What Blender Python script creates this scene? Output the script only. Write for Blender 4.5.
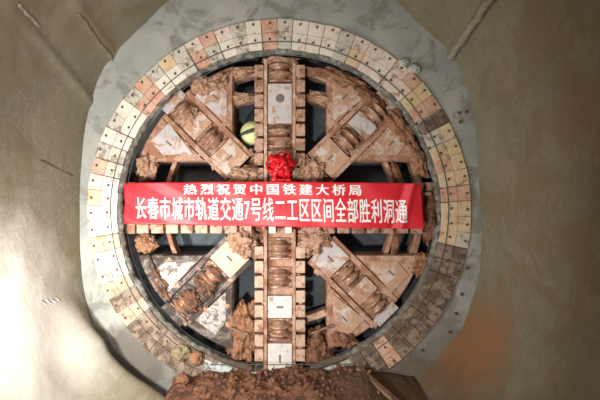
import bpy, bmesh, math, random
from mathutils import Vector, Matrix, noise
S = bpy.context.scene
for o in list(bpy.data.objects): bpy.data.objects.remove(o)
C = S.collection
PI = math.pi
random.seed(11)
# ------------------------------------------------------------------ camera, world, lamps, exposure
D, F = 9.0, 450.0                       # camera distance to the end wall, focal length in pixels
CX, CZ = 0.40, 3.90
cam = bpy.data.objects.new('camera', bpy.data.cameras.new('camera')); C.objects.link(cam)
cam.location = (CX, -D, CZ); cam.rotation_euler = (PI/2, 0, 0)
cam.data.sensor_width = 36; cam.data.lens = 27; cam.data.clip_start = 0.05
S.camera = cam
w = bpy.data.worlds.new('world'); S.world = w; w.use_nodes = True
w.node_tree.nodes['Background'].inputs[0].default_value = (0.62, 0.68, 0.75, 1)
w.node_tree.nodes['Background'].inputs[1].default_value = 0.21
S.view_settings.view_transform = 'Standard'; S.view_settings.look = 'None'
S.view_settings.gamma = 1; S.view_settings.exposure = 0.0; S.view_settings.use_curve_mapping = False

def lamp(name, loc, target, energy, size, color, spread=PI):
    l = bpy.data.lights.new(name, 'AREA'); l.energy = energy; l.size = size; l.color = color; l.spread = spread
    o = bpy.data.objects.new(name, l); C.objects.link(o); o.location = loc
    o.rotation_euler = (Vector(target)-Vector(loc)).to_track_quat('-Z', 'Y').to_euler()
    return o
lamp('flood_lamp_left', (-3.2, -3.75, 2.2), (-2.6, 0.0, 2.8), 205, 0.35, (1.0, 0.985, 0.95), 2.7)
lamp('flood_lamp_middle', (-1.0, -7.0, 1.7), (-0.3, 0.0, 2.8), 110, 0.5, (1.0, 0.96, 0.92), 1.7)
lamp('fill_light', (-2.3, -5.8, 6.3), (-2.4, 0.0, 4.6), 125, 1.6, (1.0, 0.98, 0.93))  # added soft fill above the camera, no real fitting there

# ------------------------------------------------------------------ helpers
def lin(h):
    c = [int(h[i:i+2], 16)/255 for i in (0, 2, 4)]
    return tuple((x/12.92 if x <= .04045 else ((x+.055)/1.055)**2.4) for x in c) + (1,)
def W(px, py, Y=0.0):
    k = (D+Y)/F
    return Vector((CX+(px-300)*k, Y, CZ-(py-200)*k))

def mat(name, base, var=None, scale=3.0, rough=0.75, bump=0.3, bscale=18.0, metal=0.0, mud=None, mudamt=0.5, mudscale=2.5, fine=None):
    m = bpy.data.materials.new(name); m.use_nodes = True
    nt = m.node_tree; N = nt.nodes; L = nt.links
    b = N['Principled BSDF']; b.inputs['Roughness'].default_value = rough; b.inputs['Metallic'].default_value = metal
    g = N.new('ShaderNodeNewGeometry')
    def nz(sc, det=6, dist=0.0, ro=0.6):
        n = N.new('ShaderNodeTexNoise'); n.inputs['Scale'].default_value = sc; n.inputs['Detail'].default_value = det
        n.inputs['Roughness'].default_value = ro; n.inputs['Distortion'].default_value = dist
        L.new(g.outputs['Position'], n.inputs['Vector']); return n
    def mix(fac, a, c):
        x = N.new('ShaderNodeMix'); x.data_type = 'RGBA'
        L.new(fac, x.inputs[0])
        for s, v in ((6, a), (7, c)):
            if isinstance(v, tuple): x.inputs[s].default_value = v
            else: L.new(v, x.inputs[s])
        return x.outputs[2]
    def ramp(src, lo, hi):
        r = N.new('ShaderNodeMapRange'); r.inputs[1].default_value = lo; r.inputs[2].default_value = hi
        L.new(src, r.inputs[0]); return r.outputs[0]
    col = lin(base)
    if var: col = mix(ramp(nz(scale, 7).outputs[0], .36, .64), lin(base), lin(var))
    if fine: col = mix(ramp(nz(scale*9, 4).outputs[0], .5, .72), col, lin(fine))
    if mud:
        f = ramp(nz(mudscale, 9, 0.6, 0.68).outputs[0], .62-.4*mudamt, .70-.4*mudamt)
        col = mix(f, col, lin(mud))
        rr = N.new('ShaderNodeMapRange'); rr.inputs[3].default_value = rough; rr.inputs[4].default_value = 0.9
        L.new(f, rr.inputs[0]); L.new(rr.outputs[0], b.inputs['Roughness'])
    if isinstance(col, tuple): b.inputs['Base Color'].default_value = col
    else: L.new(col, b.inputs['Base Color'])
    if bump:
        bp = N.new('ShaderNodeBump'); bp.inputs['Strength'].default_value = bump; bp.inputs['Distance'].default_value = 0.03
        L.new(nz(bscale, 8, 0, .65).outputs[0], bp.inputs['Height']); L.new(bp.outputs[0], b.inputs['Normal'])
    return m

M = {}
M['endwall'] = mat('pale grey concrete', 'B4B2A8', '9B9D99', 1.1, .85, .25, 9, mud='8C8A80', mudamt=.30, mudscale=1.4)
def stain_and_shade(m, spots):                                              # dirt splashed on a surface; on the end wall also painted shade
    nt = m.node_tree; N = nt.nodes; L = nt.links; b = N['Principled BSDF']
    g = N.new('ShaderNodeNewGeometry')
    n = N.new('ShaderNodeTexNoise'); n.inputs['Scale'].default_value = 2.4; n.inputs['Detail'].default_value = 7; L.new(g.outputs['Position'], n.inputs['Vector'])
    for c, r, colr, amt in spots:
        src = b.inputs['Base Color'].links[0].from_socket
        v = N.new('ShaderNodeVectorMath'); v.operation = 'SUBTRACT'; L.new(g.outputs['Position'], v.inputs[0]); v.inputs[1].default_value = c
        d = N.new('ShaderNodeVectorMath'); d.operation = 'DIVIDE'; L.new(v.outputs[0], d.inputs[0]); d.inputs[1].default_value = r
        ln = N.new('ShaderNodeVectorMath'); ln.operation = 'LENGTH'; L.new(d.outputs[0], ln.inputs[0])
        a = N.new('ShaderNodeMath'); a.operation = 'ADD'; L.new(ln.outputs['Value'], a.inputs[0]); L.new(n.outputs[0], a.inputs[1])
        q = N.new('ShaderNodeMapRange'); q.inputs[1].default_value = 1.5; q.inputs[2].default_value = 1.05; q.inputs[4].default_value = amt; L.new(a.outputs[0], q.inputs[0])
        x = N.new('ShaderNodeMix'); x.data_type = 'RGBA'; L.new(q.outputs[0], x.inputs[0]); L.new(src, x.inputs[6]); x.inputs[7].default_value = lin(colr)
        L.new(x.outputs[2], b.inputs['Base Color'])
stain_and_shade(M['endwall'], [((-2.75, 0, .75), (1.0, 1, 1.0), '6A6158', .85), ((3.0, 0, 1.2), (.9, 1, 1.0), '7C766A', .6), ((2.4, 0, .4), (1.0, 1, .6), '6A5C4C', .8)])  # dirt low on the wall, with shade painted into its colour
M['plates'] = [mat('cream paint', 'EFE8D8', 'EAD9C8', 5, .6, .15, 30, fine='D3C2AC', mud='B59F86', mudamt=0.12, mudscale=5),
               mat('pale pink paint', 'EBCDC0', 'EDE0D2', 4, .6, .15, 30, fine='C79E8C', mud='AD937C', mudamt=0.15, mudscale=5),
               mat('ochre paint', 'DDBE93', 'E2D0AE', 4, .6, .15, 30, fine='C7A070', mud='AC8E6C', mudamt=0.15, mudscale=5),
               mat('salmon paint', 'D79C82', 'DDBBA2', 4, .65, .15, 30, fine='B5806A', mud='A08068', mudamt=0.20, mudscale=5),
               mat('dusty grey paint', 'CDC8BC', 'D8CBB8', 4, .7, .2, 30, fine='A5A096', mud='9A8A78', mudamt=0.25, mudscale=5),
               mat('muddy brown paint', '988270', '7E6B5D', 4, .75, .3, 25, fine='AC9785', mud='6A584A', mudamt=.42, mudscale=4)]
M['bolt'] = mat('dark rusty bolt', '54463C', '6E5848', 20, .6, .1)
M['seal'] = mat('greyed rubber', '9C9A8F', '5C5851', 9, .85, .5, 22, mud='625B52', mudamt=.4, mudscale=5)
stain_and_shade(M['seal'], [((0, 0, .45), (2.6, 1, .75), '5E4E40', .9), ((3.0, 0, 1.8), (1.2, 1, 1.2), '6E6254', .7)])
M['rope'] = mat('dark wire rope', '4A4A42', '66665C', 30, .6, .3, 80)
M['arm'] = mat('mud stained steel', 'BE9A84', 'AB8069', 3, .7, .4, 14, mud='9C6E55', mudamt=.4, mudscale=3.2, fine='CFB09B')
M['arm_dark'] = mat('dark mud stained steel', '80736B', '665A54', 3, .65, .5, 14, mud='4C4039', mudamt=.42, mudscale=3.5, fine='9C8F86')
M['wear'] = mat('pale worn plate', 'C9C0B8', 'B7AFB0', 3, .5, .15, 30, mud='B0876C', mudamt=.3, mudscale=4)
M['wear_clean'] = mat('whitish worn plate', 'DDD9D2', 'CFC8C0', 4, .5, .15, 30, mud='A8937F', mudamt=.16, mudscale=6)
M['wear_mud'] = mat('plate under thin mud', 'BE977C', 'AE8468', 3.5, .7, .3, 18, mud='C9BBB0', mudamt=.28, mudscale=4.5)
M['wear_grey'] = mat('greyish worn plate', 'BDB8B2', 'A8A29C', 4, .5, .15, 30, mud='7C7068', mudamt=.34, mudscale=7)
M['wear_beige'] = mat('beige worn plate', 'C9B7A2', 'BBA68F', 4, .6, .15, 30, mud='D2C8BC', mudamt=.2, mudscale=6)
M['soil_pale'] = mat('pale tan soil', 'C09A7E', 'A87F66', 8, .95, .9, 26, fine='CFAE94', mud='8C644C', mudamt=.28, mudscale=9)
M['scraper'] = mat('scraper steel', 'C39E88', 'B08670', 8, .6, .2, 30, mud='8A5F48', mudamt=.3, mudscale=7)
M['scraper_pale'] = mat('pale scraper steel', 'CBAE96', 'B99A82', 8, .55, .15, 30, mud='9A7055', mudamt=.22, mudscale=7)
M['cutter'] = mat('polished cutter steel', 'C4A48E', 'A07F6A', 9, .38, .15, 30, metal=.25, mud='9C6E54', mudamt=.38, mudscale=7)
M['slot'] = mat('dark slot', '6E625A', '7C7068', 20, .8, 0)
M['soil'] = mat('red brown soil', '94684C', '754A36', 7, .95, .9, 26, fine='AD8262', mud='5E3E2E', mudamt=.3, mudscale=8)
M['soil_dark'] = mat('dark brown soil', '7E5A44', '684531', 5, .95, .9, 24, fine='96714F', mud='54382A', mudamt=.32, mudscale=6)
M['soil_orange'] = mat('orange brown soil', 'AE7C5A', '8E634A', 8, .95, .9, 26, fine='C29A76', mud='77503A', mudamt=.28, mudscale=9)
M['bulkhead'] = mat('dark blue grey bulkhead', '59646A', '4C555B', 2, .7, .15, mud='5A544E', mudamt=.2)
M['shield'] = mat('dark shield steel', '45494A', '35383A', 3, .6, .2, mud='4E463E', mudamt=.35)
M['banner'] = mat('red banner cloth', 'D92A36', 'D4242F', 3, .42, .06, 60)
M['text'] = mat('white lettering', 'F4F1EE', None, 1, .6, 0)
M['ribbon'] = mat('red satin ribbon', 'DE1422', 'C60E1A', 12, .38, .1, 30)
M['yellow'] = mat('pale yellow paint', 'D9DDA0', 'C6CC92', 8, .5, .1)
M['band'] = mat('dark olive band', '3E4232', None, 1, .7, 0)
M['timber'] = mat('dirty timber', '9A7B62', '7D614C', 9, .85, .4, 40, mud='684B38', mudamt=.3, mudscale=5)
M['rebar'] = mat('rusty rebar', '5E5348', '46403A', 20, .7, .3, 60)
M['white_metal'] = mat('pale paint strip', 'C7D2CB', 'B5BDBC', 8, .45, .1, mud='8A8076', mudamt=.25, mudscale=6)
M['grout'] = mat('pale grout', 'C9C7BD', 'B5B2A6', 9, .9, .6, 30)
M['grout_dull'] = mat('dull pale grout', 'A8A394', '99927F', 6, .9, .6, 30)
M['yellow_soil'] = mat('yellowish clay', 'A3926C', '85765A', 9, .95, .8, 30)

def muck():
    m = mat('crumbly red brown muck', '8E6146', '6E4532', 6, .95, .9, 26, fine='A67B5A', mud='583A2B', mudamt=.36, mudscale=4)
    nt = m.node_tree; N = nt.nodes; L = nt.links; b = N['Principled BSDF']; src = b.inputs['Base Color'].links[0].from_socket
    g = N.new('ShaderNodeNewGeometry'); sx = N.new('ShaderNodeSeparateXYZ'); L.new(g.outputs['Position'], sx.inputs[0])
    n = N.new('ShaderNodeTexNoise'); n.inputs['Scale'].default_value = 2.2; n.inputs['Detail'].default_value = 6; L.new(g.outputs['Position'], n.inputs['Vector'])
    a = N.new('ShaderNodeMath'); a.operation = 'ADD'; L.new(sx.outputs[0], a.inputs[0]); L.new(n.outputs[0], a.inputs[1])
    r = N.new('ShaderNodeMapRange'); r.inputs[1].default_value = .9; r.inputs[2].default_value = 1.7; L.new(a.outputs[0], r.inputs[0])
    x = N.new('ShaderNodeMix'); x.data_type = 'RGBA'; L.new(r.outputs[0], x.inputs[0]); L.new(src, x.inputs[6]); x.inputs[7].default_value = lin('644A38')   # smooth wet mud on the right
    L.new(x.outputs[2], b.inputs['Base Color']); return m
M['muck'] = muck()
def shotcrete():
    m = mat('sprayed concrete', '8D8670', '807A68', 1.0, .9, .35, 14, fine='948D7B', mud='82775F', mudamt=.3, mudscale=.9)
    nt = m.node_tree; N = nt.nodes; L = nt.links
    b = N['Principled BSDF']; src = b.inputs['Base Color'].links[0].from_socket
    g = N.new('ShaderNodeNewGeometry')
    def patch(center, rad, scale, colr, cin, lo=.35, hi=1.0):
        v = N.new('ShaderNodeVectorMath'); v.operation = 'SUBTRACT'; L.new(g.outputs['Position'], v.inputs[0]); v.inputs[1].default_value = center
        d = N.new('ShaderNodeVectorMath'); d.operation = 'DIVIDE'; L.new(v.outputs[0], d.inputs[0]); d.inputs[1].default_value = rad
        n = N.new('ShaderNodeTexNoise'); n.inputs['Scale'].default_value = scale; n.inputs['Detail'].default_value = 6; L.new(g.outputs['Position'], n.inputs['Vector'])
        ln = N.new('ShaderNodeVectorMath'); ln.operation = 'LENGTH'; L.new(d.outputs[0], ln.inputs[0])
        a = N.new('ShaderNodeMath'); a.operation = 'ADD'; L.new(ln.outputs['Value'], a.inputs[0]); L.new(n.outputs[0], a.inputs[1])
        r = N.new('ShaderNodeMapRange'); r.inputs[1].default_value = 1.5; r.inputs[2].default_value = .8; L.new(a.outputs[0], r.inputs[0])
        mm = N.new('ShaderNodeMath'); mm.operation = 'MULTIPLY'; mm.inputs[1].default_value = hi; L.new(r.outputs[0], mm.inputs[0])
        x = N.new('ShaderNodeMix'); x.data_type = 'RGBA'; L.new(mm.outputs[0], x.inputs[0]); L.new(cin, x.inputs[6]); x.inputs[7].default_value = lin(colr)
        return x.outputs[2]
    c = patch((3.5, -.7, 1.1), (1.25, 1.5, 1.6), 1.5, '96683F', src, hi=.85)
    c = patch((3.0, -1.6, .2), (2.2, 2.6, .95), 1.8, '6A5542', c, hi=.8)         # mud splashed along the foot of the right wall          # rusty seep stain low on the right
    c = patch((-3.7, -1.9, 1.9), (1.5, 1.9, 2.3), 1.6, 'C4BEB3', c, hi=.9)           # lamp glare painted into the wall colour low on the left
    c = patch((4.2, -3.2, 5.0), (.8, .9, .6), 2.2, '8A5C44', c, hi=.5)
    L.new(c, b.inputs['Base Color'])
    return m
M['shotcrete'] = shotcrete()

class MB:
    def __init__(self): self.bm = bmesh.new()
    def _merge(self, t, mx=None, mi=0):
        if mx is not None: bmesh.ops.transform(t, matrix=mx, verts=t.verts)
        for f in t.faces: f.material_index = mi
        me = bpy.data.meshes.new('t'); t.to_mesh(me); t.free(); self.bm.from_mesh(me); bpy.data.meshes.remove(me)
    def prism(self, pts, y0, y1, bevel=0.012, mi=0):
        t = bmesh.new()
        a = [t.verts.new((x, y0, z)) for x, z in pts]; b = [t.verts.new((x, y1, z)) for x, z in pts]
        n = len(pts); t.faces.new(a); t.faces.new(b[::-1])
        for i in range(n): t.faces.new((a[i], b[i], b[(i+1) % n], a[(i+1) % n]))
        bmesh.ops.recalc_face_normals(t, faces=t.faces)
        if bevel: bmesh.ops.bevel(t, geom=[e for e in t.edges if (abs(e.verts[0].co.y-y0) < 1e-6 or abs(e.verts[1].co.y-y0) < 1e-6)], offset=bevel, segments=2, affect='EDGES', profile=.5)
        self._merge(t, None, mi); return self
    def box(self, size, mx=Matrix(), bevel=0.008, mi=0):
        t = bmesh.new(); bmesh.ops.create_cube(t, size=1); bmesh.ops.scale(t, vec=size, verts=t.verts)
        if bevel: bmesh.ops.bevel(t, geom=t.edges[:], offset=bevel, segments=2, affect='EDGES', profile=.5)
        self._merge(t, mx, mi); return self
    def lathe(self, prof, mx=Matrix(), seg=28, mi=0):          # prof: (z, r) about local Z
        t = bmesh.new(); rings = []
        for z, r in prof: rings.append([t.verts.new((r*math.cos(2*PI*i/seg), r*math.sin(2*PI*i/seg), z)) for i in range(seg)])
        for A, B in zip(rings, rings[1:]):
            for i in range(seg): t.faces.new((A[i], A[(i+1) % seg], B[(i+1) % seg], B[i]))
        t.faces.new(rings[0][::-1]); t.faces.new(rings[-1])
        bmesh.ops.recalc_face_normals(t, faces=t.faces)
        self._merge(t, mx, mi); return self
    def lump(self, c, r, seed=0, amp=.35, freq=2.2, sub=4, rot=0.0, mi=0):
        t = bmesh.new(); bmesh.ops.create_icosphere(t, subdivisions=sub, radius=1)
        off = Vector((seed*3.17, seed*1.31, seed*7.7))
        R = Matrix.Rotation(rot, 3, 'Y'); r = Vector(r)
        for v in t.verts:
            p = v.co.copy()
            k = 1+amp*noise.noise(p*freq+off)+.5*amp*noise.noise(p*freq*2.3+off)+.3*amp*noise.noise(p*freq*5+off)+.2*amp*noise.noise(p*freq*10+off)
            q = Vector((p.x*r.x, p.y*r.y, p.z*r.z))*k
            v.co = R @ q + Vector(c)
        for f in t.faces: f.smooth = sub >= 4
        self._merge(t, None, mi); return self
    def tube(self, pts, rad, seg=8, mi=0, closed=False):
        t = bmesh.new(); rings = []; n = len(pts); pts = [Vector(p) for p in pts]
        for i, p in enumerate(pts):
            a = pts[(i-1) % n] if (closed or i > 0) else p; b = pts[(i+1) % n] if (closed or i < n-1) else p
            d = (b-a).normalized(); u = d.cross(Vector((0, 1, 0.013))); u = u if u.length > .1 else d.cross(Vector((1, 0, 0))); u.normalize(); v = d.cross(u)
            rings.append([t.verts.new(p+rad*(math.cos(2*PI*k/seg)*u+math.sin(2*PI*k/seg)*v)) for k in range(seg)])
        rng = range(n) if closed else range(n-1)
        for i in rng:
            A, B = rings[i], rings[(i+1) % n]
            for k in range(seg): t.faces.new((A[k], A[(k+1) % seg], B[(k+1) % seg], B[k]))
        if not closed: t.faces.new(rings[0][::-1]); t.faces.new(rings[-1])
        bmesh.ops.recalc_face_normals(t, faces=t.faces)
        for f in t.faces: f.smooth = True
        self._merge(t, None, mi); return self
    def build(self, name, m, parent=None, shift=None, smooth=False):
        if shift is not None: bmesh.ops.translate(self.bm, vec=-Vector(shift), verts=self.bm.verts)
        me = bpy.data.meshes.new(name); self.bm.to_mesh(me); self.bm.free()
        if smooth:
            for p in me.polygons: p.use_smooth = True
        for x in (m if isinstance(m, list) else [m]): me.materials.append(x)
        o = bpy.data.objects.new(name, me); C.objects.link(o)
        if parent: o.parent = parent
        elif shift is not None: o.location = shift
        return o
def tag(o, label=None, cat=None, group=None, kind=None):
    if label: o['label'] = label
    if cat: o['category'] = cat
    if group: o['group'] = group
    if kind: o['kind'] = kind
    return o
def thing(name, loc, label, cat, group=None):
    o = bpy.data.objects.new(name, None); C.objects.link(o); o.location = loc; o.empty_display_size = .2
    return tag(o, label, cat, group)
def copy(o, parent, mx=None):
    c = o.copy(); C.objects.link(c); c.parent = parent
    if mx is not None: c.matrix_basis = mx
    return c

# ------------------------------------------------------------------ setting: tunnel lining, end wall, floor
prof_px = [(176,412),(152,396),(113,367),(94,334),(84,292),(81,260),(80,215),(80,180),(84,135),(88.5,111),(99,78),(112.5,57),(129,39),(150,18),
           (170,0),(200,-20),(240,-36),(285,-42),(330,-36),(370,-18),(398,2),(414,19),(432,36),(452,54),(466,88),(474,120),(479,180),(481,230),(479,275),(471,303),(460,331),(431,362),(404,385),(380,410)]
prof = [Vector((W(x, y).x, W(x, y).z)) for x, y in prof_px]
def catmull(P, per=9):
    out = []
    for i in range(len(P)-1):
        p0, p1, p2, p3 = P[max(i-1, 0)], P[i], P[i+1], P[min(i+2, len(P)-1)]
        for k in range(per):
            t = k/per
            out.append(.5*((2*p1)+(p2-p0)*t+(2*p0-5*p1+4*p2-p3)*t*t+(3*p1-p0-3*p2+p3)*t**3))
    out.append(P[-1]); return out
prof = catmull(prof)
# resample evenly, so the mesh is fine everywhere
def resample(P, step):
    out = [P[0]]; acc = 0
    for a, b in zip(P, P[1:]):
        L_ = (b-a).length
        while L_ > 0 and acc+L_ >= step:
            t = (step-acc)/L_; a = a+(b-a)*t; out.append(a.copy()); L_ = (b-a).length; acc = 0
        acc += L_
    return out
prof = resample(prof, .06)
ys = [0.06-.05*i for i in range(84)]
while ys[-1] > -13: ys.append(ys[-1]-.35)
cen = Vector((0, 3.7))
def lining_point(i, y):
    p = prof[i]; a = prof[max(i-1, 0)]; b = prof[min(i+1, len(prof)-1)]
    t = (b-a).normalized(); n = Vector((t.y, -t.x))               # inward normal
    if n.dot(cen-p) < 0: n = -n
    P = Vector((p.x, y, p.y))
    d = .05*noise.noise(P*.5)+.018*noise.noise(P*1.7+Vector((5, 0, 0)))+.006*noise.noise(P*5)+.004*noise.noise(P*13)
    d *= min(1, max(.15, (.06-y)/.8))
    for (bx, bz, dx, dz, wd, am) in ((3.43, 6.82, .10, .34, .10, .12), (-3.38, 6.8, -.10, .34, .12, .05), (-3.9, 5.9, -.02, .3, .10, .04)):   # spray ridges running up the crown
        s = (P.x-bx-dx*(-y))*t.x+(P.z-bz-dz*(-y))*t.y
        if abs(P.x-bx) < 2.2 and P.z > 4.5: d += am*math.exp(-(s/wd)**2)
    if p.x < 0 and p.y < 2.2:                                     # swelling of the sprayed wall low on the left
        d += .46*math.exp(-((y+.65)/.42)**2)*min(1, (2.2-p.y)/1.1)
    return Vector((p.x+n.x*d, y, p.y+n.y*d))
def lining(name, i0, i1):
    bm = bmesh.new(); rows = []
    for y in ys: rows.append([bm.verts.new(lining_point(i, y)) for i in range(i0, i1+1)])
    for A, B in zip(rows, rows[1:]):
        for k in range(len(A)-1): bm.faces.new((A[k], B[k], B[k+1], A[k+1])).smooth = True
    me = bpy.data.meshes.new(name); bm.to_mesh(me); bm.free(); me.materials.append(M['shotcrete'])
    o = bpy.data.objects.new(name, me); C.objects.link(o); o['kind'] = 'structure'
n_ = len(prof); top = max(range(n_), key=lambda i: prof[i].y)
lining('wall_left', 0, top-12); lining('ceiling', top-12, top+12); lining('wall_right', top+12, n_-1)

RC = W(279.6, 210.8); RR = 191/50                                   # portal ring centre and outer radius
HOLE = 164/50
bm = bmesh.new(); rows = []
for k in range(44):
    r = HOLE+(k/43)*2.9; row = []
    for a in range(300):
        t = 2*PI*a/300; x = RC.x+r*math.cos(t); z = RC.z+r*math.sin(t)
        y = 0 if r < RR+.06 else -.03*noise.noise(Vector((x, 0, z))*.8)-.012*noise.noise(Vector((x, 3, z))*4)
        row.append(bm.verts.new((x, y, max(z, -.3))))
    rows.append(row)
inner = [bm.verts.new((v.co.x, .5, v.co.z)) for v in rows[0]]
rows.insert(0, inner)
for A, B in zip(rows, rows[1:]):
    for a in range(300):
        bm.faces.new((A[a], A[(a+1) % 300], B[(a+1) % 300], B[a])).smooth = True
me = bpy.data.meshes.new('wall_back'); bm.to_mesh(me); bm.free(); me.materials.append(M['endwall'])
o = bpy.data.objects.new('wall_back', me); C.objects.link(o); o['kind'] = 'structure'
fl = MB().box((9, 13.5, .3), Matrix.Translation((0, -6.6, -.15)), 0).build('floor', M['soil_dark']); fl['kind'] = 'structure'

# ------------------------------------------------------------------ the cutterhead
YF = .16; KM = (D+YF)/F
H0 = W(280, 208, YF)
HL = Vector((H0.x, YF, H0.z-154*KM))                              # base of the head
HC = Vector((0, 0, 154*KM))                                       # head centre in local space
head = thing('cutterhead', HL, 'round mud-smeared tunnelling cutterhead filling the portal ring behind the red banner', 'cutterhead')
def hp(u, v): return (u*KM, v*KM+HC.z)                            # pixels right/up from the head centre
def rot(pts, q):                                                  # quadrant: 0 right-up, 1 left-up, 2 left-down, 3 right-down
    sx = (1, -1, -1, 1)[q]; sy = (1, 1, -1, -1)[q]
    return [hp(u*sx, v*sy) for u, v in pts]
def axis_m(q, r, y=0.0):                                          # local Z along the arm's axis, pointing outward
    a = (45, 135, 225, 315)[q]*PI/180 if q < 4 else (90, 0, 270, 180)[q-4]*PI/180
    return Matrix.Translation((r*KM*math.cos(a), y, r*KM*math.sin(a)+HC.z)) @ Matrix.Rotation(PI/2-a, 4, 'Y')
# shared meshes
def ring_profile(z, r, w_): return [(z-w_*1.6, r*.66), (z-w_, r*.74), (z-w_*.45, r*.97), (z, r), (z+w_*.45, r*.97), (z+w_, r*.74), (z+w_*1.6, r*.66)]
cut_prof = [(-.19, .07), (-.185, .12), (-.14, .125)]+ring_profile(-.075, .235, .035)+ring_profile(.075, .235, .035)+[(.14, .125), (.185, .12), (.19, .07)]
cut_src = MB().lathe(cut_prof, seg=36).box((.44, .12, .05), Matrix.Translation((0, .03, .205)), .01).box((.44, .12, .05), Matrix.Translation((0, .03, -.205)), .01)
cut_src = cut_src.build('disc_cutter', M['cutter'], smooth=False); cutter_mesh = cut_src.data
for p in cutter_mesh.polygons: p.use_smooth = len(p.vertices) == 4 and p.area < .02
bpy.data.objects.remove(cut_src)
def cutter(part, q, r, s=1.0, y=.05):
    o = bpy.data.objects.new('disc_cutter', cutter_mesh); C.objects.link(o); o.parent = part
    o.matrix_basis = axis_m(q, r, y) @ Matrix.Scale(s, 4)
def plate(part, q, r, wid, hgt, m, y0=-.03, mark=None):
    mb = MB().box((wid*KM, .10, hgt*KM), axis_m(q, r, y0+.05), .01)
    mats = [m, M['slot']]
    mb2 = None
    if mark == 'slot': mb.box((.04, .016, .16), axis_m(q, r, y0), .003, 1)
    elif mark == 'bar': mb.box((.14, .016, .04), axis_m(q, r, y0), .003, 1)
    elif mark == 'boss': mb.lathe([(0, .085), (.015, .085), (.02, .07)], axis_m(q, r+5, y0) @ Matrix.Rotation(PI/2, 4, 'X'), 20, 1)
    elif mark == 'ring': mb.lathe([(0, .1), (.012, .1), (.016, .06), (.006, .055)], axis_m(q, r, y0) @ Matrix.Rotation(PI/2, 4, 'X'), 20, 0)
    return mb.build('cover_plate', mats, part)

def arc(r, a0, a1, n): return [(r*math.cos((a0+(a1-a0)*i/n)*PI/180), r*math.sin((a0+(a1-a0)*i/n)*PI/180)) for i in range(n+1)]
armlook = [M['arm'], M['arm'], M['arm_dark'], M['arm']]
for q in range(4):
    body = [(33, 60), (47, 74)]+arc(151, 72, 18, 14)+[(74, 47), (60, 33)]
    part = MB().prism(rot(body, q), .09, .62, .01).build('diagonal_arm', armlook[q], head)
    for side in (0, 1):
        wing = [(47.5, 76), (47.5, 141)]+arc(149, 71.5, 52.5, 6)+[(77, 105)]
        bev = [(53, 86), (53, 117), (67, 129), (85, 111)] if q != 2 else [(54, 84), (54, 114), (64, 127), (85, 112)]
        if side: wing = [(b, a) for a, b in wing]; bev = [(b, a) for a, b in bev]
        MB().prism(rot(wing, q), 0, .3, .015).build('wing_box', armlook[q], part)
        mm = {0: M['wear_mud'], 1: M['wear'], 2: M['wear_grey'], 3: M['wear_mud']}[q]
        mb = MB().prism(rot(bev, q), -.025, .05, .01)
        cu = sum(p[0] for p in bev)/4; cv = sum(p[1] for p in bev)/4
        cx, cz = rot([(cu, cv)], q)[0]
        mb.box((.035, .014, .15), Matrix.Translation((cx, -.025, cz)) @ Matrix.Rotation((45, 135, 225, 315)[q]*PI/180*-1+PI/2, 4, 'Y'), .003, 1)
        mb.build('wing_plate', [mm, M['slot']], part)
        # raised rail beside the cutter channel
        a = (45, 135, 225, 315)[q]*PI/180
        off = 16.5*(1 if side else -1)
        mx = axis_m(q, 103, .065) @ Matrix.Translation((off*KM, 0, 0))
        MB().box((5*KM, .16, 90*KM), mx, .012).build('side_rail', armlook[q], part)
    pm = [M['wear_mud'], M['wear_mud'], M['wear_beige'], M['wear']][q]
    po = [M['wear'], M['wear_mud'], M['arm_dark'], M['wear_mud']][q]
    plate(part, q, 71, 29, 27, pm, -.05, 'slot' if q in (0, 3) else 'bar')
    cutter(part, q, 97)
    plate(part, q, 117, 25, 17, po, .0, 'ring')
    cutter(part, q, 136, .95)
    plate(part, q, 150, 27, 9, [M['wear_mud'], M['wear'], M['arm_dark'], M['wear']][q], -.02)

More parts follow.
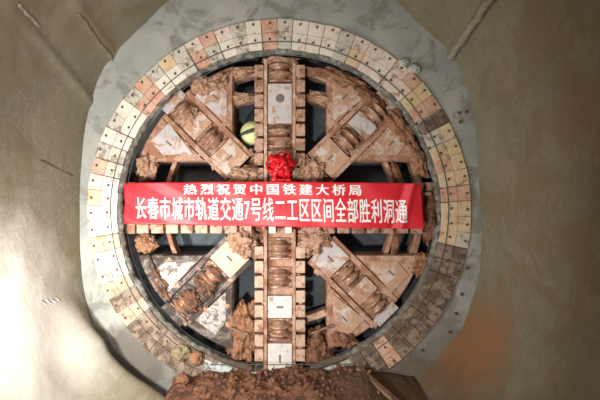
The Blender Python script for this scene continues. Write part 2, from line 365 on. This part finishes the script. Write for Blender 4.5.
# four straight spokes: 4 up, 5 right, 6 down, 7 left
scr_mesh = {}
def scraper_mesh(m):
    if m.name not in scr_mesh:
        t = MB().prism([(-.10, -.10), (.09, -.10), (.10, -.07), (.10, .07), (.09, .10), (-.10, .10)], -.10, .12, .012).build('scraper', m)
        scr_mesh[m.name] = t.data; bpy.data.objects.remove(t)
    return scr_mesh[m.name]
for q in (4, 5, 6, 7):
    L0, L1 = {4: (20, 149), 5: (20, 151), 6: (20, 164), 7: (20, 153)}[q]
    part = MB().box((34*KM, .55, (L1-L0)*KM), axis_m(q, (L0+L1)/2, .36), .012).build('main_spoke', M['arm'], head)
    for s in (-1, 1):
        MB().box((3.2*KM, .16, (L1-L0-2)*KM), axis_m(q, (L0+L1)/2, .02) @ Matrix.Translation((s*14.2*KM, 0, 0)), .01).build('side_rail', M['arm'] if q != 4 else M['wear_mud'], part)
        for k in range(9):
            r = 34+14.6*k
            if q in (6,): r = 44+14.6*k
            if r > L1-6: continue
            o = bpy.data.objects.new('scraper', scraper_mesh(M['scraper_pale'] if q in (6, 7) else M['scraper'])); C.objects.link(o); o.parent = part
            o.matrix_basis = axis_m(q, r, .02) @ Matrix.Translation((s*20.6*KM, 0, 0)) @ Matrix.Scale(-s, 4, (1, 0, 0)) @ Matrix.Diagonal((.92, 1, 1.22, 1))
    if q == 4:
        cutter(part, q, 138, 1.02); plate(part, q, 104, 24, 40, M['wear'], -.04, 'boss'); cutter(part, q, 73, 1.1); plate(part, q, 51, 24, 12, M['arm'], -.02)
    elif q == 6:
        cutter(part, q, 41, .95); cutter(part, q, 70, .95)
        plate(part, q, 98.5, 24, 22, M['wear_clean'], -.05, 'bar'); cutter(part, q, 122, 1.0); plate(part, q, 150, 24, 30, M['wear_clean'], -.05, 'slot')
        for dx in (-7.5, 8.5):
            MB().box((7*KM, .12, 7*KM), axis_m(q, 21.5, -.03) @ Matrix.Translation((-dx*KM, 0, 0)), .008).build('white_block', M['wear_clean'], part)
    else:
        for r in (62, 100): cutter(part, q, r)
        plate(part, q, 82, 24, 14, M['wear_mud'], -.02); plate(part, q, 124, 24, 22, M['wear_mud'], -.02)
        MB().box((52*KM, .5, 10*KM), axis_m(q, 151, .30), .02).build('end_box', M['arm'], part)

MB().prism([hp(62*math.cos((22.5+45*i)*PI/180), 62*math.sin((22.5+45*i)*PI/180)) for i in range(8)], .2, .7, .03).build('hub', M['arm'], head)
for i, (a0, a1) in enumerate([(x+9, x+21) for x in (0, 90, 180, 270)]+[(x+69, x+81) for x in (0, 90, 180, 270)]):
    hor = (a0 % 90 < 45) == (i < 4) and (i in (0, 2, 5, 7))
    for r0, r1 in (((115, 119.5), (140, 147)) if hor else ((113, 120), (137, 147))):
        if r0 < 130: b0, b1 = (a0+2, a1+3) if i < 4 else (a0-3, a1-2)
        else: b0, b1 = a0, a1
        pts = arc(r1, b0, b1, 5)+arc(r0, b1, b0, 5)
        MB().prism([hp(u, v) for u, v in pts], .18, .48, .02).build('rim_bar', M['arm'], head)
for a in (206, 216, 226, 236) if False else (203, 211): 
    mx = Matrix.Translation((143*KM*math.cos(a*PI/180), .08, 143*KM*math.sin(a*PI/180)+HC.z)) @ Matrix.Rotation(-a*PI/180, 4, 'Y')
    MB().box((.22, .3, .36), mx, .02).build('rim_scraper', M['arm_dark'], head)
# caked mud over the head, nobody could count it
mud = MB(); rnd = random.Random(5)
plate_zones = []
for k in range(760):
    q = rnd.randrange(8)
    if q < 4:
        r = rnd.uniform(55, 152); s = rnd.uniform(-48, 48)
        uu, vv = (r-abs(s))*.7071, (r+abs(s))*.7071
        if abs(s) > 19 and (uu < 49 or r > 138): continue
        if abs(s) > 24 and rnd.random() < .5: continue
        if abs(s) < 13 and (60 < r < 84 or 109 < r < 124): continue
        if q == 2 and rnd.random() < .4: continue
        y = .06 if abs(s) < 14 else -.005
    else:
        r = rnd.uniform(18, 150); s = rnd.uniform(-22, 22)
        if abs(s) < 13 and q in (4, 6): continue
        y = .0
    p = axis_m(q, r, y) @ Vector((s*KM, 0, 0))
    sz = rnd.uniform(.015, .055)
    mud.lump(p, (sz*rnd.uniform(.7, 1.8), .02, sz*rnd.uniform(.7, 1.8)), k, .6, 1.6, 2, rnd.uniform(0, 3))
tag(mud.build('caked_mud', M['arm'], head), kind='stuff')

# shield and bulkhead behind the head
sh = thing('machine_shield', (H0.x, 1.6, RC.z-HOLE+.03), 'dark steel shield and bulkhead seen through the openings of the cutterhead', 'shield')
bm = bmesh.new(); rr = HOLE-.03; ra = []
for y, r in ((-1.08, rr), (.5, rr), (.5, rr+.0)):
    ra.append([bm.verts.new((r*math.cos(2*PI*i/128), y, r*math.sin(2*PI*i/128)+rr)) for i in range(128)])
for A, B in zip(ra[:2], ra[1:2]):
    for i in range(128): bm.faces.new((A[i], B[i], B[(i+1) % 128], A[(i+1) % 128])).smooth = True
me = bpy.data.meshes.new('shield_skin'); bm.to_mesh(me); bm.free(); me.materials.append(M['shield'])
o = bpy.data.objects.new('shield_skin', me); C.objects.link(o); o.parent = sh
mo = o.modifiers.new('thick', 'SOLIDIFY'); mo.thickness = .05; mo.offset = 0
MB().lathe([(-.1, rr-.04), (.1, rr-.04)], Matrix.Translation((0, -.45, rr)) @ Matrix.Rotation(PI/2, 4, 'X'), 96).build('bulkhead', M['bulkhead'], sh)
# round hatch in the opening left of the upper spoke
p = W(252.5, 133.5, .40)
ht = thing('round_cap', (p.x, .40, p.z-.24), 'pale yellow round cap with a dark slanting strap, left of the upper spoke', 'cap')
MB().lathe([(0, .25), (.06, .25), (.16, .21), (.22, .12), (.24, .03)], Matrix.Translation((0, 0, .24)) @ Matrix.Rotation(PI/2, 4, 'X'), 32).build('dome', M['yellow'], ht, smooth=True)
MB().lathe([(.0, .09), (.5, .09)], Matrix.Translation((0, .55, .24)) @ Matrix.Rotation(PI/2, 4, 'X'), 16).build('stem', M['shield'], ht)
bpts = []
for i in range(15):
    a = -1+2*i/14; d = a*.25; rr_ = abs(d)
    h = .245-.2*(rr_/.25)**2.4
    bpts.append((d*.97, -h, .24+d*.28+.02))
MB().tube(bpts, .04, 8).build('strap', M['band'], ht)

# ------------------------------------------------------------------ portal ring: hinged flap plates, wire rope, seal
NP = 74
ords = ['first', 'second', 'third', 'fourth', 'fifth', 'sixth', 'seventh']
hours = ['twelve', 'one', 'two', 'three', 'four', 'five', 'six', 'seven', 'eight', 'nine', 'ten', 'eleven']
cols = ['cream', 'pale pink', 'ochre', 'salmon', 'dusty grey', 'mud-brown']
rp = random.Random(23); hh = 2*PI/NP*.5; G = .0045
def wedge(r0, r1, half): return [(-r0*math.sin(half)+G, r0*math.cos(half)), (r0*math.sin(half)-G, r0*math.cos(half)), (r1*math.sin(half)-G, r1*math.cos(half)), (-r1*math.sin(half)+G, r1*math.cos(half))]
def flap(name, r0, r1, y0, y1):
    t = MB().prism([(x, z-RR) for x, z in wedge(r0, r1, hh)], y0, y1, .006).build(name, M['plates'][0]); me = t.data; bpy.data.objects.remove(t); return me
outer_me = flap('plate', 178.2/50, RR, -.045, -.012); inner_me = flap('hinge_leaf', 161.5/50, 177.8/50, -.047, -.014)
tb = MB().lathe([(0, .026), (.010, .026), (.012, .018), (.03, .017), (.034, .01)], Matrix.Rotation(PI/2, 4, 'X'), 10).build('bolt', M['bolt']); bolt_me = tb.data; bpy.data.objects.remove(tb)
mesh_by = {}
def with_mat(me, k):
    if (me.name, k) not in mesh_by:
        c = me.copy(); c.materials.clear(); c.materials.append(M['plates'][k]); mesh_by[(me.name, k)] = c
    return mesh_by[(me.name, k)]
prev = None; count = {}
for i in range(NP):
    a = (i+.35)*2*PI/NP                                           # clockwise from the top
    px = 280+180*math.sin(a); py = 211-180*math.cos(a)
    if py > 352 and 206 < px < 352: continue      # buried under the muck
    wr = [.34, .26, .14, .1, .16, 0]
    if px > 330: wr = [.08, .3, .26, .26, .08, .02]
    if px > 380 and py > 225: wr = [.02, .1, .1, .2, .1, .48]
    if px < 150 and 245 < py < 300: wr = [0, .4, 0, .55, .05, 0]
    if px < 230 and py >= 300: wr = [0, .05, 0, .2, .04, .71]
    if px > 335 and py > 300: wr = [0, .03, 0, .15, .03, .79]
    k = rp.choices(range(6), wr)[0]
    hr = int(a/(PI/6)); count[hr] = count.get(hr, 0)+1
    jit = rp.uniform(-.02, .03) if px < 150 and py > 130 else rp.uniform(-.012, .012)
    R_ = RR+jit
    loc = Vector((RC.x+R_*math.sin(a), 0, RC.z+R_*math.cos(a)))
    jr = rp.gauss(0, .018)*(1.8 if px < 150 and py > 170 else 1)
    t = thing('flap_plate', loc, f"{cols[k]} hinged flap plate, {ords[count[hr]-1]} one clockwise past {hours[hr]} o'clock on the portal ring", 'flap plate', 'hinged flap plates around the portal ring')
    t.rotation_euler = (0, a+jr, 0)
    o = bpy.data.objects.new('plate', with_mat(outer_me, k)); C.objects.link(o); o.parent = t
    k2 = k if rp.random() < .6 else rp.choices(range(6), wr)[0]
    o = bpy.data.objects.new('hinge_leaf', with_mat(inner_me, k2)); C.objects.link(o); o.parent = t
    o.rotation_euler.x = 0
    for rr_ in (187.0, 171.0):
        b = bpy.data.objects.new('bolt', bolt_me); C.objects.link(b); b.parent = t; b.location = (rp.uniform(-.02, .02), -.045, rr_/50-RR)
pts = []
for i in range(160):
    a = 2*PI*i/160; r = 168/50+.012*noise.noise(Vector((a*4, 0, 0)))
    pts.append((RC.x+r*math.sin(a), -.062, RC.z+r*math.cos(a)))
lo = [p for p in pts]
cut = [i for i in range(160) if pts[i][2] > .62]
# open rope: starts and ends where it dives into the muck
seq = [pts[i % 160] for i in range(100, 100+160)]
seq = [p for p in seq if p[2] > .62]
tag(MB().tube(seq, .009, 6).build('wire_rope', M['rope']), 'thin dark wire rope running around the ring across the inner bolts of the flap plates', 'wire rope')
# frayed rubber seal inside the plates
bm = bmesh.new(); rows = []
for (r, y) in ((163, .0), (161, -.012), (158.5, -.008), (156.5, .05), (158.5, .10), (163, .07)):
    row = []
    for i in range(360):
        a = 2*PI*i/360; P = Vector((math.cos(a), math.sin(a), 0))*9
        left = max(0, -math.cos(a))
        rr_ = r/50
        if r < 160: rr_ += .04*noise.noise(P*1.0)+.04*noise.noise(P*3.1)+.02*left
        row.append(bm.verts.new((rr_*math.cos(a), y+.02*noise.noise(P*2+Vector((r, 0, 0))), rr_*math.sin(a)+HOLE)))
    rows.append(row)
rows.append(rows[0])
for A, B in zip(rows, rows[1:]):
    for i in range(360):
        if abs(i-270) < 11: continue                              # torn away where the lower spoke meets the muck
        bm.faces.new((A[i], A[(i+1) % 360], B[(i+1) % 360], B[i])).smooth = True
bmesh.ops.recalc_face_normals(bm, faces=bm.faces)
me = bpy.data.meshes.new('rubber_seal'); bm.to_mesh(me); bm.free(); me.materials.append(M['seal'])
o = bpy.data.objects.new('rubber_seal', me); C.objects.link(o); o.location = (RC.x, 0, RC.z-HOLE)
tag(o, 'frayed grey rubber seal lining the inner edge of the flap plate ring', 'seal')

# ------------------------------------------------------------------ banner with lettering
YB = -.16
def cloth(s, t):                                                  # s 0..1 left to right, t 0..1 bottom to top -> point
    tl, tr, bl, br = W(124.5, 183, YB), W(421, 183.5, YB), W(124, 223.5, YB), W(424, 229, YB)
    p = (tl*(1-s)+tr*s)*t+(bl*(1-s)+br*s)*(1-t)
    p.z += (.03*math.sin(PI*s)*(t)-.008*math.sin(PI*s)*(1-t))
    y = .018*noise.noise(Vector((s*9, t*1.2, 0)))+.012*math.sin(s*26+t*5+2*noise.noise(Vector((s*5, t, 3))))
    y += .05*math.exp(-((s-.975+.05*(1-t))/.012)**2)-.03*math.exp(-((s-.945+.055*(1-t))/.012)**2)*1.0
    lf = max(0, 1-s/.5)
    y += .035*lf*math.sin((t*1.6+s*5.5)*6.0)*(.4+.6*t)
    p.y += -y
    return p
bl = thing('banner', W(274, 226, YB), 'long red cloth banner with two rows of white Chinese lettering across the cutterhead', 'banner')
bm = bmesh.new(); NX, NZ = 260, 34; g = []
for j in range(NZ+1): g.append([bm.verts.new(cloth(i/NX, j/NZ)-bl.location) for i in range(NX+1)])
for j in range(NZ):
    for i in range(NX): bm.faces.new((g[j][i], g[j][i+1], g[j+1][i+1], g[j+1][i])).smooth = True
me = bpy.data.meshes.new('cloth'); bm.to_mesh(me); bm.free(); me.materials.append(M['banner'])
o = bpy.data.objects.new('cloth', me); C.objects.link(o); o.parent = bl
mo = o.modifiers.new('thick', 'SOLIDIFY'); mo.thickness = .004; mo.offset = 1
def lettering(text, s0, s1, t0, t1, bold, name, space=1.0):
    cu = bpy.data.curves.new('t', 'FONT'); cu.body = text; cu.size = 1; cu.space_character = space;  cu.resolution_u = 3
    to = bpy.data.objects.new('t', cu); C.objects.link(to); bpy.context.view_layer.update()
    me = bpy.data.meshes.new_from_object(to.evaluated_get(bpy.context.evaluated_depsgraph_get()))
    bpy.data.objects.remove(to)
    b = bmesh.new(); b.from_mesh(me)
    xs = [v.co.x for v in b.verts]; zs = [v.co.y for v in b.verts]; x0, x1, z0, z1 = min(xs), max(xs), min(zs), max(zs)
    print('lettering', text, len(xs), x0, x1, z0, z1)
    for v in b.verts: v.co = (s0+(s1-s0)*(v.co.x-x0)/(x1-x0), t0+(t1-t0)*(v.co.y-z0)/(z1-z0), 0)
    for i in range(1, 200):
        x = s0+(s1-s0)*i/200
        bmesh.ops.bisect_plane(b, geom=b.verts[:]+b.edges[:]+b.faces[:], plane_co=(x, 0, 0), plane_no=(1, 0, 0))
    for i in range(1, 7):
        z = t0+(t1-t0)*i/7
        bmesh.ops.bisect_plane(b, geom=b.verts[:]+b.edges[:]+b.faces[:], plane_co=(0, z, 0), plane_no=(0, 1, 0))
    geo = b.verts[:]+b.edges[:]+b.faces[:]
    for k in (-1, 1):                                             # heavier strokes
        d = bmesh.ops.duplicate(b, geom=geo)
        for e in d['geom']:
            if isinstance(e, bmesh.types.BMVert): e.co.x += k*bold*.22*(s1-s0)/len(text); e.co.y += k*bold*.1*(t1-t0)
    for v in b.verts: v.co = cloth(v.co.x, v.co.y)-bl.location+Vector((0, -.010, 0))
    m2 = bpy.data.meshes.new('lettering'); b.to_mesh(m2); b.free(); m2.materials.append(M['text'])
    o = bpy.data.objects.new('lettering', m2); C.objects.link(o); o.parent = bl; o['label'] = name
lettering('热烈祝贺中国铁建大桥局', .201, .796, .71, .95, .13, 'upper smaller row of white characters', 1.42)
lettering('长春市城市轨道交通7号线二工区区间全部胜利洞通', .039, .945, .12, .65, .09, 'lower larger row of white characters', 1.09)

# ------------------------------------------------------------------ red ribbon rosette above the banner
pr = W(281, 166, -.10)
rs = thing('ribbon_rosette', (pr.x, pr.y, pr.z-.3), 'bunched red satin ribbon rosette hung on the hub just above the banner', 'rosette')
def petal(d, up, ln, wd, seed):
    bm_ = []
    d = d.normalized(); side = d.cross(up).normalized(); n = side.cross(d)
    rows = []
    for i in range(13):
        t = i/12; a = t*2*PI*.88
        c = d*(ln*.5*(1-math.cos(a)))+n*(ln*.34*math.sin(a))
        wv = wd*(.5+.5*math.sin(PI*t))
        rows.append([c+side*wv*(k-1.5)/3+n*.008*math.sin(k*2+seed+t*6) for k in range(4)])
    return rows
mb = MB(); rr2 = random.Random(3)
bm = mb.bm
for k in range(64):
    th = 2*PI*k*.381966; f = (k+.5)/64; el = f*1.25
    d = Vector((math.sin(el)*math.cos(th), -math.cos(el), math.sin(el)*math.sin(th)))
    up = Vector((rr2.uniform(-1, 1), rr2.uniform(-1, 1), rr2.uniform(-1, 1)))
    rows = petal(d, up, rr2.uniform(.22, .31)*(1.0+.12*f), .085, k)
    vs = [[bm.verts.new(p+Vector((0, 0, .3))) for p in r] for r in rows]
    for A, B in zip(vs, vs[1:]):
        for i in range(3): bm.faces.new((A[i], A[i+1], B[i+1], B[i])).smooth = True
o = mb.build('ribbon_loops', M['ribbon'], rs); mo = o.modifiers.new('thick', 'SOLIDIFY'); mo.thickness = .003
MB().lump((0, 0.02, .3), (.1, .07, .1), 2, .1).build('knot', M['ribbon'], rs)
for k, (dx, lz) in enumerate(((-.16, .34), (-.02, .32), (.15, .30))):
    bm = bmesh.new(); rw = []
    for i in range(10):
        t = i/9; x = dx*(.3+.7*t); z = .3-lz*t; y = -.03-.02*math.sin(t*5+k)
        rw.append([bm.verts.new((x+(-.05+.1*j/3), y+.012*math.sin(j*2.2+t*4), z)) for j in range(4)])
    for A, B in zip(rw, rw[1:]):
        for j in range(3): bm.faces.new((A[j], A[j+1], B[j+1], B[j])).smooth = True
    me = bpy.data.meshes.new('ribbon_tail'); bm.to_mesh(me); bm.free(); me.materials.append(M['ribbon'])
    o = bpy.data.objects.new('ribbon_tail', me); C.objects.link(o); o.parent = rs; mo = o.modifiers.new('thick', 'SOLIDIFY'); mo.thickness = .003

# ------------------------------------------------------------------ clumps of soil lodged in the head
def clump(px, py, rx, rz, Y, ry, label, m='soil', seed=0, amp=.5, sub=5, rot_=0.0, freq=2.2):
    p = W(px, py, Y); k = (D+Y)/F
    base = Vector((p.x, p.y, p.z-rz*k))
    o = MB().lump(p, (rx*k, ry, rz*k), seed, amp, freq, sub, rot_).build('soil_clump', M[m], None, base)
    tag(o, label, 'soil clump', 'soil clumps lodged in the cutterhead')
clump(244, 334, 15, 31, .36, .26, 'tall red-brown soil clump filling the opening left of the lower spoke', 'soil_orange', 1, .45, 5, .1)
clump(319, 350, 17, 19, .36, .26, 'crumbly brown soil clump filling the opening right of the lower spoke', 'soil', 2, .55)
clump(245, 176, 16, 9, .14, .14, 'pale brown soil clump left of the red rosette, above the banner', 'soil_pale', 3)
clump(313, 171, 12, 13, .16, .14, 'pale brown soil clump right of the red rosette, above the banner', 'soil_pale', 4)
clump(243, 242, 14, 14, .16, .15, 'soil clump just below the banner, left of the white hub blocks', 'soil_pale', 5)
clump(315, 241, 15, 13, .16, .15, 'crumbly orange-brown soil clump just below the banner, right of the white hub blocks', 'soil_pale', 6)
clump(146, 243, 10, 9, .2, .12, 'small round orange-brown soil clump below the left end of the banner', 'soil_orange', 7, .4)
clump(218, 82, 11, 7, .12, .12, 'soil clump at the top outer corner of the upper left arm, near the upper spoke', 'soil_pale', 8, .5, 5, -.6)
clump(203, 86, 10, 9, .16, .12, 'soil clump caked along the upper rim of the upper left arm', 'soil_pale', 9, .5, 5, -.6)
clump(186, 116, 10, 8, .16, .1, 'soil clump caked around the outer cutter of the upper left arm', 'soil_pale', 10, .5, 5, -.7)
clump(148, 166, 9, 14, .25, .15, 'ragged soil clump above the left end of the banner, beside the seal', 'soil_pale', 11, .6, 5, .3)
clump(343, 80, 24, 7, .2, .15, 'long orange-brown soil clump along the top rim right of the upper spoke', 'soil_orange', 12, .45, 5, .33)
clump(370, 98, 18, 7, .14, .12, 'dark soil clump on the outer end of the upper right arm', 'soil', 13, .45, 5, .7)
clump(400, 128, 22, 8, .16, .14, 'orange-brown soil clump along the rim above the right end of the banner', 'soil_orange', 14, .5, 5, .95)
clump(417, 158, 7, 19, .2, .12, 'narrow hanging soil clump above the right end of the banner', 'soil_orange', 15, .4, 5, -.35)
clump(397, 173, 4, 13, .26, .08, 'thin soil-caked stub above the banner near its right end', 'soil', 16, .35, 4, -.4)
clump(430, 216, 6, 26, .2, .14, 'tall soil clump right of the right end of the banner', 'soil', 17, .4, 5, .1)
clump(396, 243, 4, 15, .26, .08, 'thin soil-caked stub hanging below the right part of the banner', 'soil', 18, .3, 4, .2)
clump(421, 264, 8, 11, .14, .1, 'orange stained soil clump at the outer rim of the lower right arm', 'soil_orange', 19, .4, 5, .4)
clump(160, 282, 7, 20, .2, .12, 'dark brown soil clump along the rim of the lower left arm', 'soil_dark', 20, .4, 5, -.5)
clump(205, 285, 11, 8, .12, .08, 'dark soil clump packed around the cutters of the lower left arm', 'soil_dark', 21, .5, 5, .8)
clump(191, 301, 11, 9, .12, .08, 'dark brown soil smear below the cutters of the lower left arm', 'soil_dark', 27, .5, 5, .8)
clump(238, 98, 14, 5, .3, .1, 'ledge of soil on the bar left of the upper spoke', 'soil_pale', 22, .4, 5, -.1)
clump(322, 98, 13, 5, .3, .1, 'ledge of soil on the bar right of the upper spoke', 'soil_pale', 23, .4, 5, .35)
clump(240, 72, 13, 5, .25, .1, 'soil crust on the topmost bar left of the upper spoke', 'soil_pale', 24, .45, 5, -.15)
clump(281, 61, 16, 4, .12, .12, 'soil crust on the tip of the upper spoke under the seal', 'soil_pale', 25, .5)
clump(345, 340, 12, 7, .16, .12, 'brown soil clump under the tip of the lower right arm', 'soil', 26, .5, 5, .3)

# ------------------------------------------------------------------ muck in front
crest = [(-9, .0), (150, .0), (162, .02), (176, .34), (205, .50), (255, .50), (300, .49), (345, .58), (364, .60), (382, .46), (410, .40), (450, .33), (500, .27), (560, .22), (640, .16), (900, .05)]
def hcrest(px):
    for (a, ha), (b, hb) in zip(crest, crest[1:]):
        if a <= px <= b: return ha+(hb-ha)*(px-a)/(b-a)
    return 0
def mound_h(x, y):
    px = 300+(x-CX)*F/(D-.2); h = hcrest(px)
    fall = 2.3+2.2*min(1, max(0, (px-375)/60))
    k = 1 if y > -.35 else max(0, 1-((-.35-y)/fall))
    k = k*k*(3-2*k) if k < 1 else 1
    P = Vector((x, y, 0))
    am = 1-.65*min(1, max(0, (px-325)/50))
    n = .10*noise.noise(P*1.6)+.07*abs(noise.noise(P*4.2))+.05*abs(noise.noise(P*9.5+Vector((3, 1, 0))))+.028*noise.noise(P*19)+.014*noise.noise(P*38)
    return h*k+n*am*min(1, h*3.2)*(.35+.65*k)-.02
bm = bmesh.new(); rows = []; NX, NY = 300, 120
for j in range(NY+1):
    y = -2.9+j*(2.98/NY)
    rows.append([bm.verts.new((-2.75+i*(6.9/NX), y, mound_h(-2.75+i*(6.9/NX), y))) for i in range(NX+1)])
for A, B in zip(rows, rows[1:]):
    for i in range(NX): bm.faces.new((A[i], A[i+1], B[i+1], B[i])).smooth = True
me = bpy.data.meshes.new('muck_heap'); bm.to_mesh(me); bm.free(); me.materials.append(M['muck'])
o = bpy.data.objects.new('muck_heap', me); C.objects.link(o)
tag(o, 'heap of crumbly red-brown muck on the tunnel floor below the cutterhead', 'muck', None, 'stuff')
rc = random.Random(8); mb = MB()
for k in range(170):
    px = rc.triangular(170, 385, 230); y = rc.uniform(-1.3, .0); x = CX+(px-300)*(D+y)/F
    s = rc.uniform(.012, .05)*(1.3 if rc.random() < .15 else 1)
    mb.lump((x, y, mound_h(x, y)+s*.4), (s*rc.uniform(.8, 1.5), s, s*rc.uniform(.6, 1)), k, .5, 1.8, 2, rc.uniform(0, 3))
tag(mb.build('loose_clods', M['soil']), 'loose crumbs and clods of soil scattered over the muck heap', 'clods', None, 'stuff')

# ------------------------------------------------------------------ small things
from mathutils.bvhtree import BVHTree
dg = bpy.context.evaluated_depsgraph_get()
wl = BVHTree.FromObject(bpy.data.objects['wall_left'], dg)
def wall_at(px, py):
    c = Vector((CX, -D, CZ)); q, n, i, d = wl.ray_cast(c, (W(px, py)-c).normalized()); return q+n*(.006 if n.dot(c-q) > 0 else -.006)
def beam(name, a, b, sx, sz, m, label, cat, group=None):
    a, b = Vector(a), Vector(b); d = b-a; mid = (a+b)/2
    q = d.to_track_quat('Z', 'Y').to_matrix().to_4x4()
    o = MB().box((sx, sz, d.length), Matrix.Translation(mid) @ q, .008).build(name, m, None, b if b.z < a.z else a)
    return tag(o, label, cat, group)
def on_heap(px, py, up):                                          # where the sight line of a pixel meets the heap
    y = .05
    while y > -3:
        p = W(px, py, y)
        if p.z <= mound_h(p.x, y): break
        y -= .01
    return W(px, py, y)+Vector((0, 0, up))
a = W(358, 368, -.22); b = W(399, 404, -1.25)
for q in (a, b): q.z = max(q.z, mound_h(q.x, q.y)+.02)
beam('timber_plank', a, b, .10, .07, M['timber'], 'dirty timber plank lying down the right side of the muck heap', 'plank')
beam('timber_stick', W(231, 328, .06), W(248, 334, .06), .05, .05, M['timber'], 'short pale stick poking from the soil left of the lower spoke', 'stick')
beam('timber_stick', W(311, 333.5, .08), W(333, 325, .08), .05, .04, M['timber'], 'thin stick over the soil right of the lower spoke', 'stick')
beam('rebar_rod', wall_at(40, 160), wall_at(72.5, 176), .016, .016, M['rebar'], 'thin dark rod lying along the left tunnel wall', 'rod')
for i in range(4):
    x = 41+5*i
    beam('rebar_stub', wall_at(x, 300.5-.8*i), wall_at(x+4.5, 304.5-.8*i), .018, .018, M['white_metal'],
         ['leftmost', 'second from left', 'third from left', 'rightmost'][i]+' of four short pale stubs in a row on the lower left wall', 'stub', 'pale stubs on the lower left wall')
# pale strip of steel curving along the ring bottom, left of the lower spoke
pts = []
for i in range(16):
    t = i/15; px = 204+52*t; py = 354+17*math.sin(t*PI/2)
    pts.append((W(px, py, -.02), W(px-2+4*t, py+13*(1-t)**1.2+1.5, -.10)))
bm = bmesh.new(); org = Vector(pts[-1][1])
vs = [(bm.verts.new(p-org), bm.verts.new(q-org)) for p, q in pts]
for A, B in zip(vs, vs[1:]): bm.faces.new((A[0], A[1], B[1], B[0])).smooth = True
me = bpy.data.meshes.new('steel_strip'); bm.to_mesh(me); bm.free(); me.materials.append(M['white_metal'])
o = bpy.data.objects.new('steel_strip', me); C.objects.link(o); o.location = org; mo = o.modifiers.new('thick', 'SOLIDIFY'); mo.thickness = .03
tag(o, 'curved pale grey steel strip at the ring bottom, left of the lower spoke', 'steel strip')
def rubble(px, py, rx, rz, Y, m, name, label, cat, seed, sub=4):
    p = W(px, py, Y); k = (D+Y)/F; base = Vector((p.x, p.y, p.z-rz*k))
    tag(MB().lump(p, (rx*k, min(rx, rz)*k*.8, rz*k), seed, .35, 1.7, sub).build(name, M[m], None, base), label, cat)
rubble(181, 353, 9, 8, -.1, 'yellow_soil', 'clay_lump', 'yellowish lump of clay on the lower left of the ring', 'clay lump', 31)
rubble(196, 358, 6, 7, -.12, 'soil_orange', 'clay_lump', 'brown lump of clay between the yellowish lump and the pale steel strip', 'clay lump', 32)
rubble(183, 379, 7, 5, -.5, 'soil', 'soil_clod', 'largest loose soil clod at the left end of the muck heap', 'soil clod', 33)
rubble(404, 62, 5, 3.5, -.03, 'grout', 'grout_lump', 'upper left of two pale grout lumps on the upper right edge of the ring', 'grout lump', 35)
rubble(414, 69, 6, 4.5, -.03, 'grout', 'grout_lump', 'lower right of two pale grout lumps on the upper right edge of the ring', 'grout lump', 36)
spots = [(461.5, 294, 'topmost dark anchor bolt on the lower right end wall'), (456, 313.5, 'second dark anchor bolt down on the lower right end wall'),
         (449.5, 332, 'third dark anchor bolt down on the lower right end wall'), (422, 350, 'fourth dark anchor bolt down, low on the right of the ring'),
         (467, 268, 'small dark anchor bolt on the end wall right of the lower right plates'), (459, 113, 'left one of a pair of dark anchor bolts on the upper right end wall'),
         (466, 112, 'right one of a pair of dark anchor bolts on the upper right end wall'), (460, 122, 'dark anchor bolt just below the pair on the upper right end wall')]
for px, py, lab in spots:
    p = W(px, py, -.0)
    o = MB().lathe([(0, .034), (.02, .034), (.022, .022), (.05, .02)], Matrix.Translation(p) @ Matrix.Rotation(PI/2, 4, 'X'), 10).build('anchor_bolt', M['bolt'], None, p)
    tag(o, lab, 'anchor bolt', 'anchor bolts on the end wall')

wr_ = BVHTree.FromObject(bpy.data.objects['wall_right'], dg)
def bead(tree, pa, pb, rad, m, label):
    c = Vector((CX, -D, CZ)); pts = []
    for i in range(40):
        t = i/39; px = pa[0]+(pb[0]-pa[0])*t; py = pa[1]+(pb[1]-pa[1])*t
        px += 2.2*noise.noise(Vector((t*4, rad*90, 0))); q = tree.ray_cast(c, (W(px, py)-c).normalized())[0]
        if q is not None: pts.append(q)
    mb = MB(); rb = random.Random(len(label))
    for i, q in enumerate(pts):
        mb.lump(q, (rad*rb.uniform(.8, 1.3), rad*2.2, rad*rb.uniform(.8, 1.3)), i, .3, 1.6, 2)
    o = mb.build('grout_ridge', M[m], None, pts[-1], smooth=True); tag(o, label, 'grout ridge')
bead(wr_, (451, 56), (492, -4), .065, 'grout_dull', 'pale ridge of sprayed grout running up the tunnel crown on the upper right')
bead(wl, (113, 60), (80, 16), .035, 'shotcrete', 'faint ridge of sprayed grout on the upper left, nearer to the ring')
bead(wl, (38, 25), (20, 6), .022, 'grout_dull', 'short thin ridge of sprayed grout near the top left corner')
